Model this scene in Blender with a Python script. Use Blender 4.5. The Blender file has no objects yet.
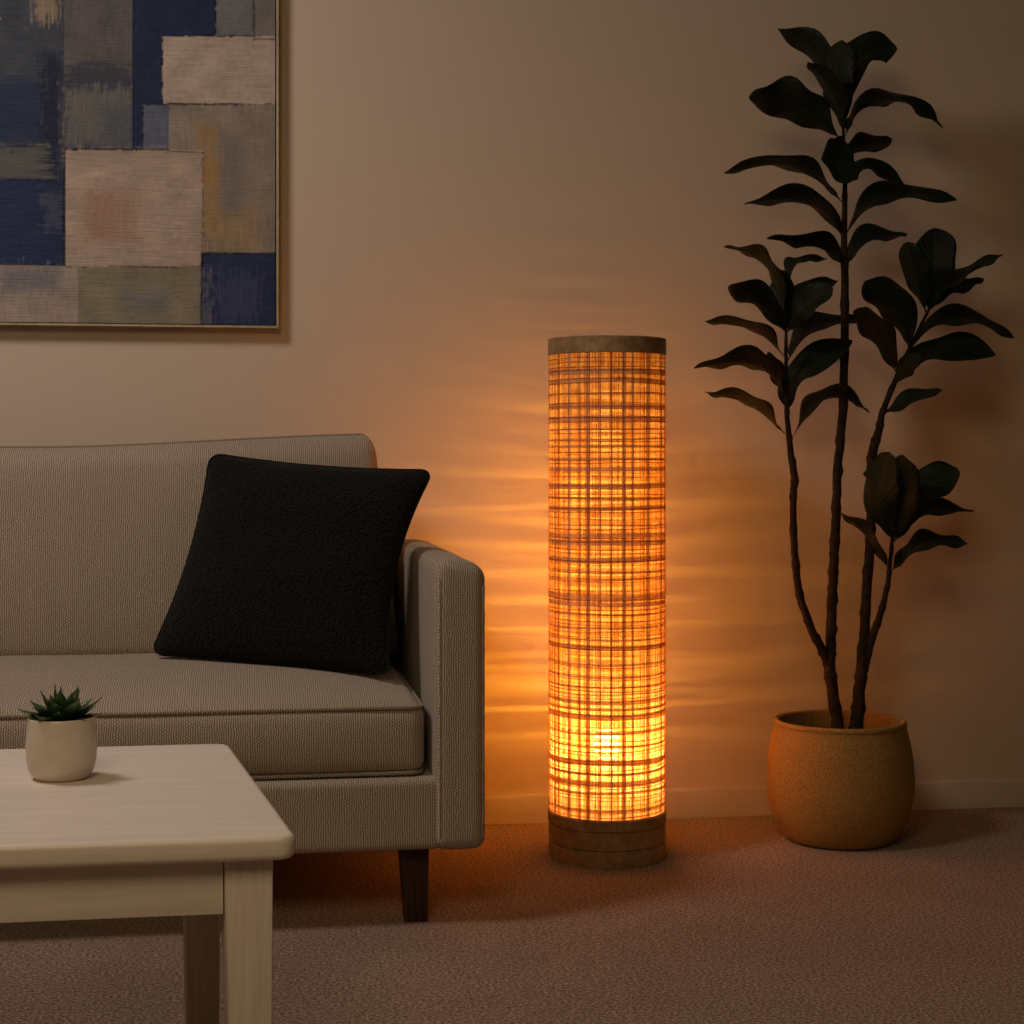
import bpy, bmesh, math, random
from mathutils import Vector, noise

R = math.radians
C = bpy.context.scene.collection

# ------------------------------------------------------------------ camera
YAW = R(9.0); FPX = 1700.0; CX = 512.0; HY = 455.0; CAMH = 0.78
cam_d = bpy.data.cameras.new('camera')
cam = bpy.data.objects.new('camera', cam_d); C.objects.link(cam)
cam.location = (0, 0, CAMH); cam.rotation_euler = (R(90), 0, -YAW)
cam_d.sensor_width = 36; cam_d.lens = 36*FPX/1024; cam_d.shift_y = (HY-512)/1024
bpy.context.scene.camera = cam

# ------------------------------------------------------------------ world, light, exposure
sc = bpy.context.scene
w = bpy.data.worlds.new('world'); sc.world = w; w.use_nodes = True
bg = w.node_tree.nodes['Background']
bg.inputs[0].default_value = (1.0, 0.66, 0.34, 1); bg.inputs[1].default_value = 0.028

def area(name, loc, target, size, energy, col):
    l = bpy.data.lights.new(name, 'AREA'); l.shape = 'DISK'; l.size = size; l.energy = energy; l.color = col
    o = bpy.data.objects.new(name, l); C.objects.link(o); o.location = loc
    o.rotation_euler = (Vector(target)-Vector(loc)).to_track_quat('-Z', 'Y').to_euler()
    return o
area('assumed_overhead_light', (-0.95, 2.25, 2.25), (-0.35, 2.9, 0.3), 0.5, 14.4, (1.0, 0.835, 0.735))  # assumed soft light from upper left, unseen
area('front_fill_light', (-0.4, 0.2, 2.0), (-0.1, 1.7, 0.1), 1.0, 11.8, (1.0, 0.73, 0.41))  # added fill for the table front and carpet, no fixture behind it

vs = sc.view_settings
vs.view_transform = 'Standard'; vs.look = 'None'; vs.gamma = 1.0; vs.use_curve_mapping = False
vs.exposure = 0.0
cy = sc.cycles
cy.use_denoising = True; cy.max_bounces = 10; cy.diffuse_bounces = 6; cy.transmission_bounces = 8
cy.transparent_max_bounces = 12; cy.sample_clamp_indirect = 2.0; cy.caustics_reflective = False

# ------------------------------------------------------------------ helpers: measuring
ct, st = math.cos(YAW), math.sin(YAW)
def at(x, y, D):                       # a point seen at (x, y) at distance D
    a = (x-CX)/FPX; b = (HY-y)/FPX
    return Vector((D*(a*ct+st), D*(ct-a*st), CAMH+D*b))
def atY(x, y, Y):
    a = (x-CX)/FPX
    return at(x, y, Y/(ct-a*st))
def atz(x, y, z):
    return at(x, y, (CAMH-z)*FPX/(y-HY))
def lin(c):
    def f(v):
        v /= 255.0
        return v/12.92 if v <= 0.04045 else ((v+0.055)/1.055)**2.4
    return tuple(f(v) for v in c)

# ------------------------------------------------------------------ helpers: materials
class G:
    def __init__(s, name):
        s.m = bpy.data.materials.new(name); s.m.use_nodes = True
        s.t = s.m.node_tree; s.t.nodes.clear()
        s.out = s.t.nodes.new('ShaderNodeOutputMaterial')
    def n(s, typ, props=None, **inp):
        nd = s.t.nodes.new('ShaderNode'+typ)
        for k, v in (props or {}).items(): setattr(nd, k, v)
        for k, v in inp.items():
            key = int(k[1:]) if k[0] == '_' and k[1:].isdigit() else k.replace('_', ' ')
            if isinstance(v, bpy.types.NodeSocket): s.t.links.new(v, nd.inputs[key])
            else: nd.inputs[key].default_value = v
        return nd
    def math(s, op, a, b=0.0, c=None, clamp=False):
        kw = {'_0': a, '_1': b}
        if c is not None: kw['_2'] = c
        return s.n('Math', {'operation': op, 'use_clamp': clamp}, **kw).outputs[0]
    def mix(s, f, a, b, typ='MIX'):
        nd = s.t.nodes.new('ShaderNodeMix'); nd.data_type = 'RGBA'; nd.blend_type = typ
        for i, v in ((0, f), (6, a), (7, b)):
            if isinstance(v, bpy.types.NodeSocket): s.t.links.new(v, nd.inputs[i])
            else: nd.inputs[i].default_value = v if i == 0 else (*v[:3], 1)
        return nd.outputs[2]
    def ramp(s, f, stops):
        nd = s.t.nodes.new('ShaderNodeValToRGB'); s.t.links.new(f, nd.inputs[0])
        e = nd.color_ramp.elements
        while len(e) < len(stops): e.new(0.5)
        for i, (p, c) in enumerate(stops):
            e[i].position = p; e[i].color = (*c[:3], 1) if not isinstance(c, (int, float)) else (c, c, c, 1)
        return nd.outputs[0]
    def co(s, kind='Object'): return s.n('TexCoord').outputs[kind]
    def mapv(s, v, scale, loc=(0, 0, 0)):
        return s.n('Mapping', None, Vector=v, Scale=scale, Location=loc).outputs[0]
    def noise(s, v, scale, detail=3.0, rough=0.5):
        return s.n('TexNoise', None, Vector=v, Scale=scale, Detail=detail, Roughness=rough).outputs[0]
    def bump(s, h, strength, dist):
        return s.n('Bump', None, Height=h, Strength=strength, Distance=dist).outputs[0]
    def pbr(s, col, rough=0.6, nrm=None, metal=0.0, spec=0.5, sheen=0.0):
        kw = dict(Base_Color=col if isinstance(col, bpy.types.NodeSocket) else (*col[:3], 1), Roughness=rough, Metallic=metal)
        p = s.n('BsdfPrincipled', None, **kw)
        p.inputs['Specular IOR Level'].default_value = spec
        p.inputs['Sheen Weight'].default_value = sheen
        if nrm is not None: s.t.links.new(nrm, p.inputs['Normal'])
        s.t.links.new(p.outputs[0], s.out.inputs[0]); return s.m

def m_wall():
    g = G('painted_wall'); v = g.co()
    n1 = g.noise(v, 260, 2); n2 = g.noise(v, 2.5, 3)
    c = g.mix(g.math('MULTIPLY', n2, 0.25), (0.68, 0.575, 0.475), (0.60, 0.50, 0.405))
    return g.pbr(c, 0.75, g.bump(n1, 0.12, 0.001), spec=0.25)
def m_trim():
    g = G('painted_trim'); v = g.co()
    return g.pbr(g.mix(g.noise(v, 30, 2), (0.66, 0.58, 0.49), (0.60, 0.52, 0.43)), 0.5, g.bump(g.noise(v, 150, 2), 0.08, 0.001), spec=0.35)
def m_carpet():
    g = G('carpet'); v = g.co()
    fine = g.noise(v, 190, 3, 0.7); big = g.noise(v, 4.5, 4, 0.6); mid = g.noise(v, 30, 3, 0.6)
    c = g.ramp(fine, [(0.36, (0.14, 0.096, 0.072)), (0.5, (0.385, 0.268, 0.205)), (0.64, (0.74, 0.54, 0.43))])
    f = g.math('MULTIPLY_ADD', g.math('ADD', big, g.math('MULTIPLY', mid, 0.5)), 1.1, -0.35, True)
    c = g.mix(f, g.mix(1.0, c, (0.70, 0.66, 0.64), 'MULTIPLY'), c)
    return g.pbr(c, 1.0, g.bump(g.math('ADD', fine, g.math('MULTIPLY', mid, 0.6)), 0.9, 0.006), spec=0.0, sheen=0.15)
def m_fabric(name, base, per=0.0038):
    g = G(name); uv = g.n('UVMap').outputs[0]
    wob = g.noise(uv, 60, 2)
    s = g.n('SeparateXYZ', None, Vector=uv); u, v_ = s.outputs[0], s.outputs[1]
    u2 = g.math('ADD', u, g.math('MULTIPLY', wob, 0.006))
    cell = g.math('DIVIDE', u2, per)
    rib = g.math('ABSOLUTE', g.math('SINE', g.math('MULTIPLY', cell, math.pi)))
    odd = g.math('MULTIPLY', g.math('MODULO', g.math('FLOOR', cell), 2.0), math.pi/2)
    bead = g.math('ABSOLUTE', g.math('SINE', g.math('ADD', g.math('MULTIPLY', v_, math.pi/0.0056), odd)))
    fz = g.noise(uv, 420, 2, 0.7)
    h = g.math('ADD', g.math('MULTIPLY', g.math('MULTIPLY', rib, g.math('MULTIPLY_ADD', bead, 0.5, 0.5)), 0.62), g.math('MULTIPLY', fz, 0.6))
    dark = tuple(x*0.25 for x in base); lite = tuple(min(1, x*1.9) for x in base)
    c = g.ramp(h, [(0.22, dark), (0.58, base), (0.95, lite)])
    blot = g.noise(uv, 9, 3)
    c = g.mix(g.math('MULTIPLY', blot, 0.25), c, tuple(x*0.6 for x in base))
    return g.pbr(c, 0.95, g.bump(h, 0.7, 0.0025), spec=0.1, sheen=0.25)
def m_boucle():
    g = G('black_boucle'); v = g.co()
    d = g.n('TexVoronoi', {'feature': 'F1'}, Vector=v, Scale=190.0, Randomness=1.0).outputs[0]
    n1 = g.noise(v, 300, 3, 0.7)
    h = g.math('SUBTRACT', g.math('MULTIPLY', n1, 0.7), d)
    c = g.ramp(n1, [(0.35, (0.004, 0.0045, 0.0042)), (0.65, (0.020, 0.021, 0.019))])
    return g.pbr(c, 1.0, g.bump(h, 0.9, 0.004), spec=0.05, sheen=0.05)
def m_wood(name, a, b, axis='X', rough=0.5, sc_=1.0, bs=0.15):
    g = G(name); v = g.co()
    s = {'X': (3, 60, 60), 'Y': (60, 3, 60), 'Z': (60, 60, 3)}[axis]
    mv = g.mapv(v, tuple(k*sc_ for k in s))
    n1 = g.noise(mv, 1.0, 5, 0.65); n2 = g.noise(mv, 4.0, 3, 0.6)
    f = g.math('ADD', g.math('MULTIPLY', n1, 0.7), g.math('MULTIPLY', n2, 0.3))
    c = g.ramp(f, [(0.35, a), (0.62, b)])
    return g.pbr(c, rough, g.bump(f, bs, 0.001), spec=0.35)
def m_noise(name, a, b, scale, rough=0.7, bs=0.2, bd=0.001, metal=0.0, spec=0.4, lo=0.35, hi=0.65):
    g = G(name); v = g.co(); n1 = g.noise(v, scale, 4, 0.65)
    return g.pbr(g.ramp(n1, [(lo, a), (hi, b)]), rough, g.bump(n1, bs, bd), metal, spec)
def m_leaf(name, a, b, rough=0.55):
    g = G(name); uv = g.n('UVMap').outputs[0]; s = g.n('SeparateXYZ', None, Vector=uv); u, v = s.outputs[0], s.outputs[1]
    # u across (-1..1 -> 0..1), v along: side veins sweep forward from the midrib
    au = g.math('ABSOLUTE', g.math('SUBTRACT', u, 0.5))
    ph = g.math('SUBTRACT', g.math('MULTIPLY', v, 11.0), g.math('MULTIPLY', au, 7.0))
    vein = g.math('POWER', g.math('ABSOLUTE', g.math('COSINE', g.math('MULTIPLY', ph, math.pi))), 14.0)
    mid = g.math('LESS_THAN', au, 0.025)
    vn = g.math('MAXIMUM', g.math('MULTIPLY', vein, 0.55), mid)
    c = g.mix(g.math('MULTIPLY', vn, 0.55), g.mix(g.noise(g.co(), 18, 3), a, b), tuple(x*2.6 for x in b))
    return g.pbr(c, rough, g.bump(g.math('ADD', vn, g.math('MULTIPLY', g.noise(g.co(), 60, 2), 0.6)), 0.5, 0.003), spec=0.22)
def m_shade():
    g = G('lampshade_paper'); v = g.co(); s = g.n('SeparateXYZ', None, Vector=v)
    fib = g.noise(g.mapv(v, (25, 25, 160)), 1.0, 4, 0.6)
    fib2 = g.noise(g.mapv(v, (260, 260, 9)), 1.0, 3, 0.7)
    f = g.math('ADD', g.math('MULTIPLY', fib, 0.4), g.math('MULTIPLY', fib2, 0.6))
    col = g.ramp(f, [(0.38, (0.50, 0.20, 0.03)), (0.50, (0.82, 0.44, 0.10)), (0.62, (1.0, 0.76, 0.36))])
    tr = g.n('BsdfTranslucent', None, Color=col)
    di = g.n('BsdfDiffuse', None, Color=g.mix(0.5, col, (0.62, 0.42, 0.22)))
    m1 = g.n('MixShader', None, _0=0.30, _1=tr.outputs[0], _2=di.outputs[0])
    # open slits between the horizontal fibres: thin irregular rings
    zz = s.outputs[2]
    wob = g.noise(g.mapv(v, (9, 9, 18)), 1.0, 2, 0.5); wob2 = g.noise(g.mapv(v, (2, 2, 35)), 1.0, 2, 0.5)
    ph = g.math('ADD', g.math('MULTIPLY', zz, 2*math.pi/0.0145), g.math('ADD', g.math('MULTIPLY', wob, 2.2), g.math('MULTIPLY', wob2, 10.0)))
    op = g.ramp(g.math('SINE', ph), [(0.40, 0.0), (0.75, 1.0)])
    band = g.math('MULTIPLY', g.ramp(zz, [(0.19, 0.0), (0.225, 1.0)]), g.ramp(zz, [(0.75, 1.0), (0.9, 0.4)]))
    op = g.math('MULTIPLY', op, band)
    tp = g.n('BsdfTransparent', None, Color=(1.0, 0.62, 0.18, 1))
    m2 = g.n('MixShader', None, _0=g.math('MULTIPLY_ADD', op, 0.36, 0.01), _1=m1.outputs[0], _2=tp.outputs[0])
    g.t.links.new(m2.outputs[0], g.out.inputs[0]); return g.m
def m_strand(name, a, b, trans):
    g = G(name); v = g.co(); f = g.noise(v, 120, 3, 0.7)
    c = g.mix(f, a, b)
    t = g.n('BsdfTranslucent', None, Color=c); d = g.n('BsdfDiffuse', None, Color=c)
    m = g.n('MixShader', None, _0=trans, _1=d.outputs[0], _2=t.outputs[0])
    g.t.links.new(m.outputs[0], g.out.inputs[0]); return g.m
def m_emit(name, col, strength):
    g = G(name); e = g.n('Emission', None, Color=(*col, 1), Strength=strength)
    g.t.links.new(e.outputs[0], g.out.inputs[0]); return g.m
def m_canvas():
    g = G('painted_canvas'); v = g.co()
    paint = g.n('Attribute', {'attribute_name': 'paint'}).outputs[0]
    h = g.noise(g.mapv(v, (60, 60, 500)), 1.0, 3, 0.7); vv = g.noise(g.mapv(v, (500, 500, 60)), 1.0, 3, 0.7)
    f = g.math('MULTIPLY', g.math('ADD', h, vv), 0.5)
    c = g.mix(0.4, paint, g.ramp(f, [(0.38, 0.75), (0.62, 1.22)]), 'MULTIPLY')
    return g.pbr(c, 0.7, g.bump(f, 0.3, 0.0015), spec=0.15)

# ------------------------------------------------------------------ helpers: meshes
def finish(name, bm, mat, parent=None, smooth=True, uv=None, angle=40):
    me = bpy.data.meshes.new(name)
    bmesh.ops.recalc_face_normals(bm, faces=bm.faces)
    if uv == 'box':
        L = bm.loops.layers.uv.verify()
        for f in bm.faces:
            n = f.normal; ax = max(range(3), key=lambda i: abs(n[i]))
            for l in f.loops:
                p = l.vert.co
                l[L].uv = (p.y, p.z) if ax == 0 else ((p.x, p.z) if ax == 1 else (p.x, p.y))
    bm.to_mesh(me); bm.free()
    me.materials.append(mat)
    if smooth:
        me.polygons.foreach_set('use_smooth', [True]*len(me.polygons))
        me.set_sharp_from_angle(angle=R(angle))
    o = bpy.data.objects.new(name, me); C.objects.link(o)
    if parent: 
        o.parent = parent
        root = parent
        while root.parent: root = root.parent
        if root.type == 'EMPTY':            # meshes are drawn in world space; keep them there
            o.matrix_parent_inverse = parent_world(parent).inverted()
    return o
def parent_world(o):
    from mathutils import Matrix
    m = Matrix.Translation(o.location)
    m = Matrix.LocRotScale(o.location, o.rotation_euler, o.scale)
    if o.parent: m = parent_world(o.parent) @ o.matrix_parent_inverse @ m
    return m
def thing(name, label, cat, loc, group=None):
    o = bpy.data.objects.new(name, None); C.objects.link(o); o.location = loc
    o.empty_display_size = 0.1
    o['label'] = label; o['category'] = cat
    if group: o['group'] = group
    return o
def struct(name, bm, mat, **k):
    o = finish(name, bm, mat, **k); o['kind'] = 'structure'; return o

def rbox(lo, hi, r, seg=(8, 8, 8), rs=4, fn=None, bm=None):
    """box with rounded edges, dense enough to be puffed by fn(p, n)"""
    bm = bm or bmesh.new()
    axes = []
    for i in range(3):
        a, b = lo[i], hi[i]; rr = min(r, (b-a)/2*0.999)
        c = [a+rr-rr*math.tan(math.pi/4*(1-k/rs)) for k in range(rs)]
        m = [a+rr+(b-a-2*rr)*k/seg[i] for k in range(seg[i]+1)]
        d = [b-rr+rr*math.tan(math.pi/4*(k+1)/rs) for k in range(rs)]
        axes.append(c+m+d)
    def proj(p):
        q = Vector([min(max(p[i], lo[i]+min(r, (hi[i]-lo[i])/2)), hi[i]-min(r, (hi[i]-lo[i])/2)) for i in range(3)])
        d = Vector(p)-q
        if d.length > 1e-9: d = d.normalized(); q = q+d*r
        return q, d
    cache = {}
    def vert(i, j, k):
        key = (i, j, k)
        if key not in cache:
            p, n = proj((axes[0][i], axes[1][j], axes[2][k]))
            if fn: p = fn(p, n)
            cache[key] = bm.verts.new(p)
        return cache[key]
    nx, ny, nz = (len(a)-1 for a in axes)
    for i in range(nx):
        for j in range(ny):
            for k in (0, nz): bm.faces.new((vert(i, j, k), vert(i+1, j, k), vert(i+1, j+1, k), vert(i, j+1, k)))
    for i in range(nx):
        for k in range(nz):
            for j in (0, ny): bm.faces.new((vert(i, j, k), vert(i+1, j, k), vert(i+1, j, k+1), vert(i, j, k+1)))
    for j in range(ny):
        for k in range(nz):
            for i in (0, nx): bm.faces.new((vert(i, j, k), vert(i, j+1, k), vert(i, j+1, k+1), vert(i, j, k+1)))
    return bm
def tube(pts, rad, n=8, closed=False, bm=None, cap=True):
    bm = bm or bmesh.new(); N = len(pts); pts = [Vector(p) for p in pts]
    rad = rad if isinstance(rad, (list, tuple)) else [rad]*N
    rings = []; ref = None
    for i, p in enumerate(pts):
        a = pts[(i-1) % N] if (closed or i > 0) else p; b = pts[(i+1) % N] if (closed or i < N-1) else p
        t = (b-a).normalized()
        if ref is None:
            ref = Vector((0, 0, 1)) if abs(t.z) < 0.9 else Vector((1, 0, 0))
        u = (ref - t*ref.dot(t)).normalized(); ref = u; v = t.cross(u)
        rings.append([bm.verts.new(p+(u*math.cos(2*math.pi*k/n)+v*math.sin(2*math.pi*k/n))*rad[i]) for k in range(n)])
    for i in range(N if closed else N-1):
        A, B = rings[i], rings[(i+1) % N]
        for k in range(n): bm.faces.new((A[k], A[(k+1) % n], B[(k+1) % n], B[k]))
    if cap and not closed:
        bm.faces.new(rings[0]); bm.faces.new(rings[-1][::-1])
    return bm
def lathe(prof, c, n=64, bm=None, closed=True):
    """prof: list of (r, z); closed ring profile or ends on the axis"""
    bm = bm or bmesh.new(); rows = []
    for r, z in prof:
        if r < 1e-6: rows.append([bm.verts.new((c[0], c[1], c[2]+z))])
        else: rows.append([bm.verts.new((c[0]+r*math.cos(2*math.pi*k/n), c[1]+r*math.sin(2*math.pi*k/n), c[2]+z)) for k in range(n)])
    L = len(rows)
    for i in range(L if closed else L-1):
        A, B = rows[i], rows[(i+1) % L]
        for k in range(n):
            if len(A) == 1 and len(B) == 1: continue
            if len(A) == 1: bm.faces.new((A[0], B[k], B[(k+1) % n]))
            elif len(B) == 1: bm.faces.new((A[k], A[(k+1) % n], B[0]))
            else: bm.faces.new((A[k], A[(k+1) % n], B[(k+1) % n], B[k]))
    return bm
def frustum(quad0, quad1, bevel, bm=None):
    bm = bm or bmesh.new()
    a = [bm.verts.new(p) for p in quad0]; b = [bm.verts.new(p) for p in quad1]
    fs = [bm.faces.new(a), bm.faces.new(b[::-1])]
    for k in range(4): fs.append(bm.faces.new((a[k], a[(k+1) % 4], b[(k+1) % 4], b[k])))
    if bevel: bmesh.ops.bevel(bm, geom=list(bm.edges), offset=bevel, segments=2, affect='EDGES', profile=0.5)
    return bm

WALL = m_wall(); TRIM = m_trim(); CARPET = m_carpet()
WY = 3.558

# ------------------------------------------------------------------ setting
struct('floor', rbox((-2.6, -1.6, -0.12), (3.4, WY, 0.0), 0.002, (4, 4, 1), 1), CARPET, smooth=False)
struct('wall_back', rbox((-2.6, WY, -0.12), (3.4, WY+0.12, 2.7), 0.002, (4, 1, 4), 1), WALL, smooth=False)
def baseboard():
    bm = bmesh.new(); prof = [(WY, 0), (WY-0.013, 0), (WY-0.013, 0.056), (WY-0.012, 0.0585), (WY-0.009, 0.061), (WY-0.004, 0.062), (WY, 0.062)]
    prof = [(WY-0.0005 if abs(y-WY) < 1e-6 else y, z+0.0005) for y, z in prof]
    A = [bm.verts.new((-2.6, y, z)) for y, z in prof]; B = [bm.verts.new((3.4, y, z)) for y, z in prof]
    n = len(prof)
    for k in range(n): bm.faces.new((A[k], A[(k+1) % n], B[(k+1) % n], B[k]))
    bm.faces.new(A); bm.faces.new(B[::-1]); return bm
struct('baseboard_back', baseboard(), TRIM, angle=30)

# ------------------------------------------------------------------ sofa
FAB = m_fabric('taupe_woven_fabric', (0.395, 0.325, 0.26)); PIPE = m_fabric('taupe_piping', (0.29, 0.225, 0.17), 0.004)
DARKWOOD = m_wood('dark_walnut', (0.028, 0.011, 0.006), (0.07, 0.028, 0.014), 'Z', 0.45)
SX1, AI, SX0 = 0.3965, 0.311, -1.2305
AIL = SX0+(SX1-AI); SF, SBK = 2.773, 3.50
sofa = thing('sofa', 'taupe woven fabric sofa with tapered dark wooden legs against the wall', 'sofa', ((SX0+SX1)/2, (SF+SBK)/2, 0))
def arm(x0, x1):
    def fn(p, n):
        # the top drops a little towards the outer side and the back
        if p.z > 0.4:
            k = (p.x-x0)/(x1-x0)
            if x0 < -0.5: k = 1-k
            p = p.copy(); p.z += -0.012*k*k*(p.z-0.4)/0.2 + 0.004*math.sin(math.pi*k)
        return p
    return rbox((x0, SF, 0.128), (x1, SBK, 0.606), 0.021, (6, 14, 12), 4, fn)
def arm_piping(x, inner):
    z0, z1, y0, y1, r = 0.150, 0.597, SF+0.003, SBK-0.03, 0.03
    pts = [(x, y0, z0+(z1-r-z0)*k/20) for k in range(21)]
    pts += [(x, y0+r-r*math.cos(a), z1-r+r*math.sin(a)) for a in [math.pi/2*k/6 for k in range(1, 7)]]
    pts += [(x, y0+r+(y1-y0-r)*k/16, z1+0.002) for k in range(1, 17)]
    return tube(pts, 0.0015, 6)
for x0, x1 in ((AI, SX1), (SX0, AIL)):
    a = finish('armrest', arm(x0, x1), FAB, sofa, uv='box')
    s = 1 if x0 > 0 else -1
    xi = x0+0.004 if s > 0 else x1-0.004; xo = x1-0.004 if s > 0 else x0+0.004
    finish('piping', arm_piping(xi+0.006*s, True), PIPE, a, uv='box')
    def outer(x):
        pts = [(x, SF+0.004, 0.15+(0.565-0.15)*k/20) for k in range(21)]
        return tube(pts, 0.0015, 6)
    finish('piping', outer(xo-0.001*s), PIPE, a, uv='box')
def basefn(p, n):
    return p
finish('seat_base', rbox((AIL-0.012, SF+0.008, 0.130), (AI+0.012, SBK-0.06, 0.248), 0.012, (40, 12, 6), 4), FAB, sofa, uv='box')
finish('back_frame', rbox((AIL+0.001, 3.44, 0.131), (AI-0.001, SBK, 0.60), 0.02, (30, 3, 12), 4), FAB, sofa, uv='box')
# seat cushion, crowned on top and bulging at the front
CX0, CX1, CY0, CY1, CZ0, CZ1 = AIL+0.012, AI-0.012, SF+0.028, 3.43, 0.2485, 0.369
def crown(x, y):
    u = (x-CX0)/(CX1-CX0); v = (y-CY0)/(CY1-CY0)
    cu = 1-abs(2*u-1)**11.0; cv = (1-abs(2*min(max(v, 0), 1)-1)**3.0)
    return 0.0418*cu*(0.25*cv+0.75*math.sin(math.pi/2*min(1, max(0, v)*2.1)))
def seatfn(p, n):
    p = p.copy(); k = (p.z-CZ0)/(CZ1-CZ0)
    if k > 0.5: p.z += crown(p.x, p.y)*(k-0.5)*2
    u = (p.x-CX0)/(CX1-CX0)
    v = (p.y-CY0)/(CY1-CY0)
    if v < 0.15: p.y -= 0.010*math.sin(math.pi*min(max(k, 0), 1))*(1-abs(2*u-1)**10)
    p.z += 0.002*noise.noise(Vector((p.x*7, p.y*7, p.z*7)))
    return p
seat = finish('seat_cushion', rbox((CX0, CY0, CZ0), (CX1, CY1, CZ1), 0.026, (70, 22, 6), 4, seatfn), FAB, sofa, uv='box', angle=80)
def loop_rect(z, off, topline):
    r = 0.024; pts = []
    def add(x, y):
        zz = z + (crown(x, y)*0.25 if topline else 0)
        pts.append((x, y - (0.003 if y < CY0+0.05 else 0), zz))
    x0, x1, y0, y1 = CX0+off, CX1-off, CY0+off, CY1-off
    for k in range(61): add(x0+r+(x1-x0-2*r)*k/60, y0)
    for k in range(1, 6): a = math.pi/2*k/6; add(x1-r+r*math.sin(a), y0+r-r*math.cos(a))
    for k in range(13): add(x1, y0+r+(y1-y0-2*r)*k/12)
    for k in range(1, 6): a = math.pi/2*k/6; add(x1-r+r*math.cos(a), y1-r+r*math.sin(a))
    for k in range(61): add(x1-r-(x1-x0-2*r)*k/60, y1)
    for k in range(1, 6): a = math.pi/2*k/6; add(x0+r-r*math.sin(a), y1-r+r*math.cos(a))
    for k in range(13): add(x0, y1-r-(y1-y0-2*r)*k/12)
    for k in range(1, 6): a = math.pi/2*k/6; add(x0+r-r*math.cos(a), y0+r-r*math.sin(a))
    return pts
finish('piping', tube(loop_rect(CZ1-0.007, 0.004, True), 0.0032, 6, True), PIPE, seat, uv='box')
finish('piping', tube(loop_rect(CZ0+0.006, 0.004, False), 0.0032, 6, True), PIPE, seat, uv='box')
# back cushion
BX0, BX1, BY0, BY1, BZ0, BZ1 = AIL+0.03, AI-0.010, 3.24, 3.432, 0.385, 0.793
def backfn(p, n):
    p = p.copy(); k = (p.z-BZ0)/(BZ1-BZ0); u = (p.x-BX0)/(BX1-BX0)
    mid = (1-abs(2*u-1)**6)
    if p.y < (BY0+BY1)/2: p.y -= 0.022*mid*(1-abs(2*k-1)**3)
    p.y += 0.040*k if p.y < 3.38 else 0.0
    e = min(1.0, max(0.0, abs(2*u-1)))
    p.x += -(0.048*k)*(1 if u > 0.5 else -1)*min(1, abs(2*u-1)**8)
    p.z += 0.026*(e*e*(3-2*e))*max(0, k-0.3)/0.7
    p.y += 0.003*noise.noise(Vector((p.x*6, p.z*8, 3)))
    return p
back = finish('back_cushion', rbox((BX0, BY0, BZ0), (BX1, BY1, BZ1), 0.040, (60, 4, 20), 5, backfn), FAB, sofa, uv='box', angle=80)
def back_pipe():
    pts = []
    def add(x, z): pts.append(backfn(Vector((x, BY0+0.1, z)), None))
    r = 0.04
    for k in range(17): add(BX1+0.001, BZ0+0.05+(BZ1-r-BZ0-0.05)*k/16)
    for k in range(1, 8): a = math.pi/2*k/8; add(BX1-r+(r+0.001)*math.cos(a), BZ1-r+(r+0.001)*math.sin(a))
    for k in range(61): add(BX1-r-(BX1-BX0-2*r)*k/60, BZ1+0.001)
    for k in range(1, 8): a = math.pi/2*k/8; add(BX0+r-(r+0.001)*math.sin(a), BZ1-r+(r+0.001)*math.cos(a))
    for k in range(17): add(BX0-0.001, BZ1-r-(BZ1-r-BZ0-0.05)*k/16)
    return tube(pts, 0.003, 6)
finish('piping', back_pipe(), PIPE, back, uv='box')
for lx, ly in ((0.286, 2.846), (SX0+SX1-0.286, 2.846), (0.286, 3.42), (SX0+SX1-0.286, 3.42)):
    sgn = 1 if lx > 0 else -1
    t = [(lx-0.0035*sgn+a*0.0245, ly+b*0.0245, 0.1315) for a, b in ((-1, -1), (1, -1), (1, 1), (-1, 1))]
    b_ = [(lx+a*0.019, ly+b*0.019, 0.0) for a, b in ((-1, -1), (1, -1), (1, 1), (-1, 1))]
    finish('leg', frustum(b_, t, 0.002), DARKWOOD, sofa)

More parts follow.
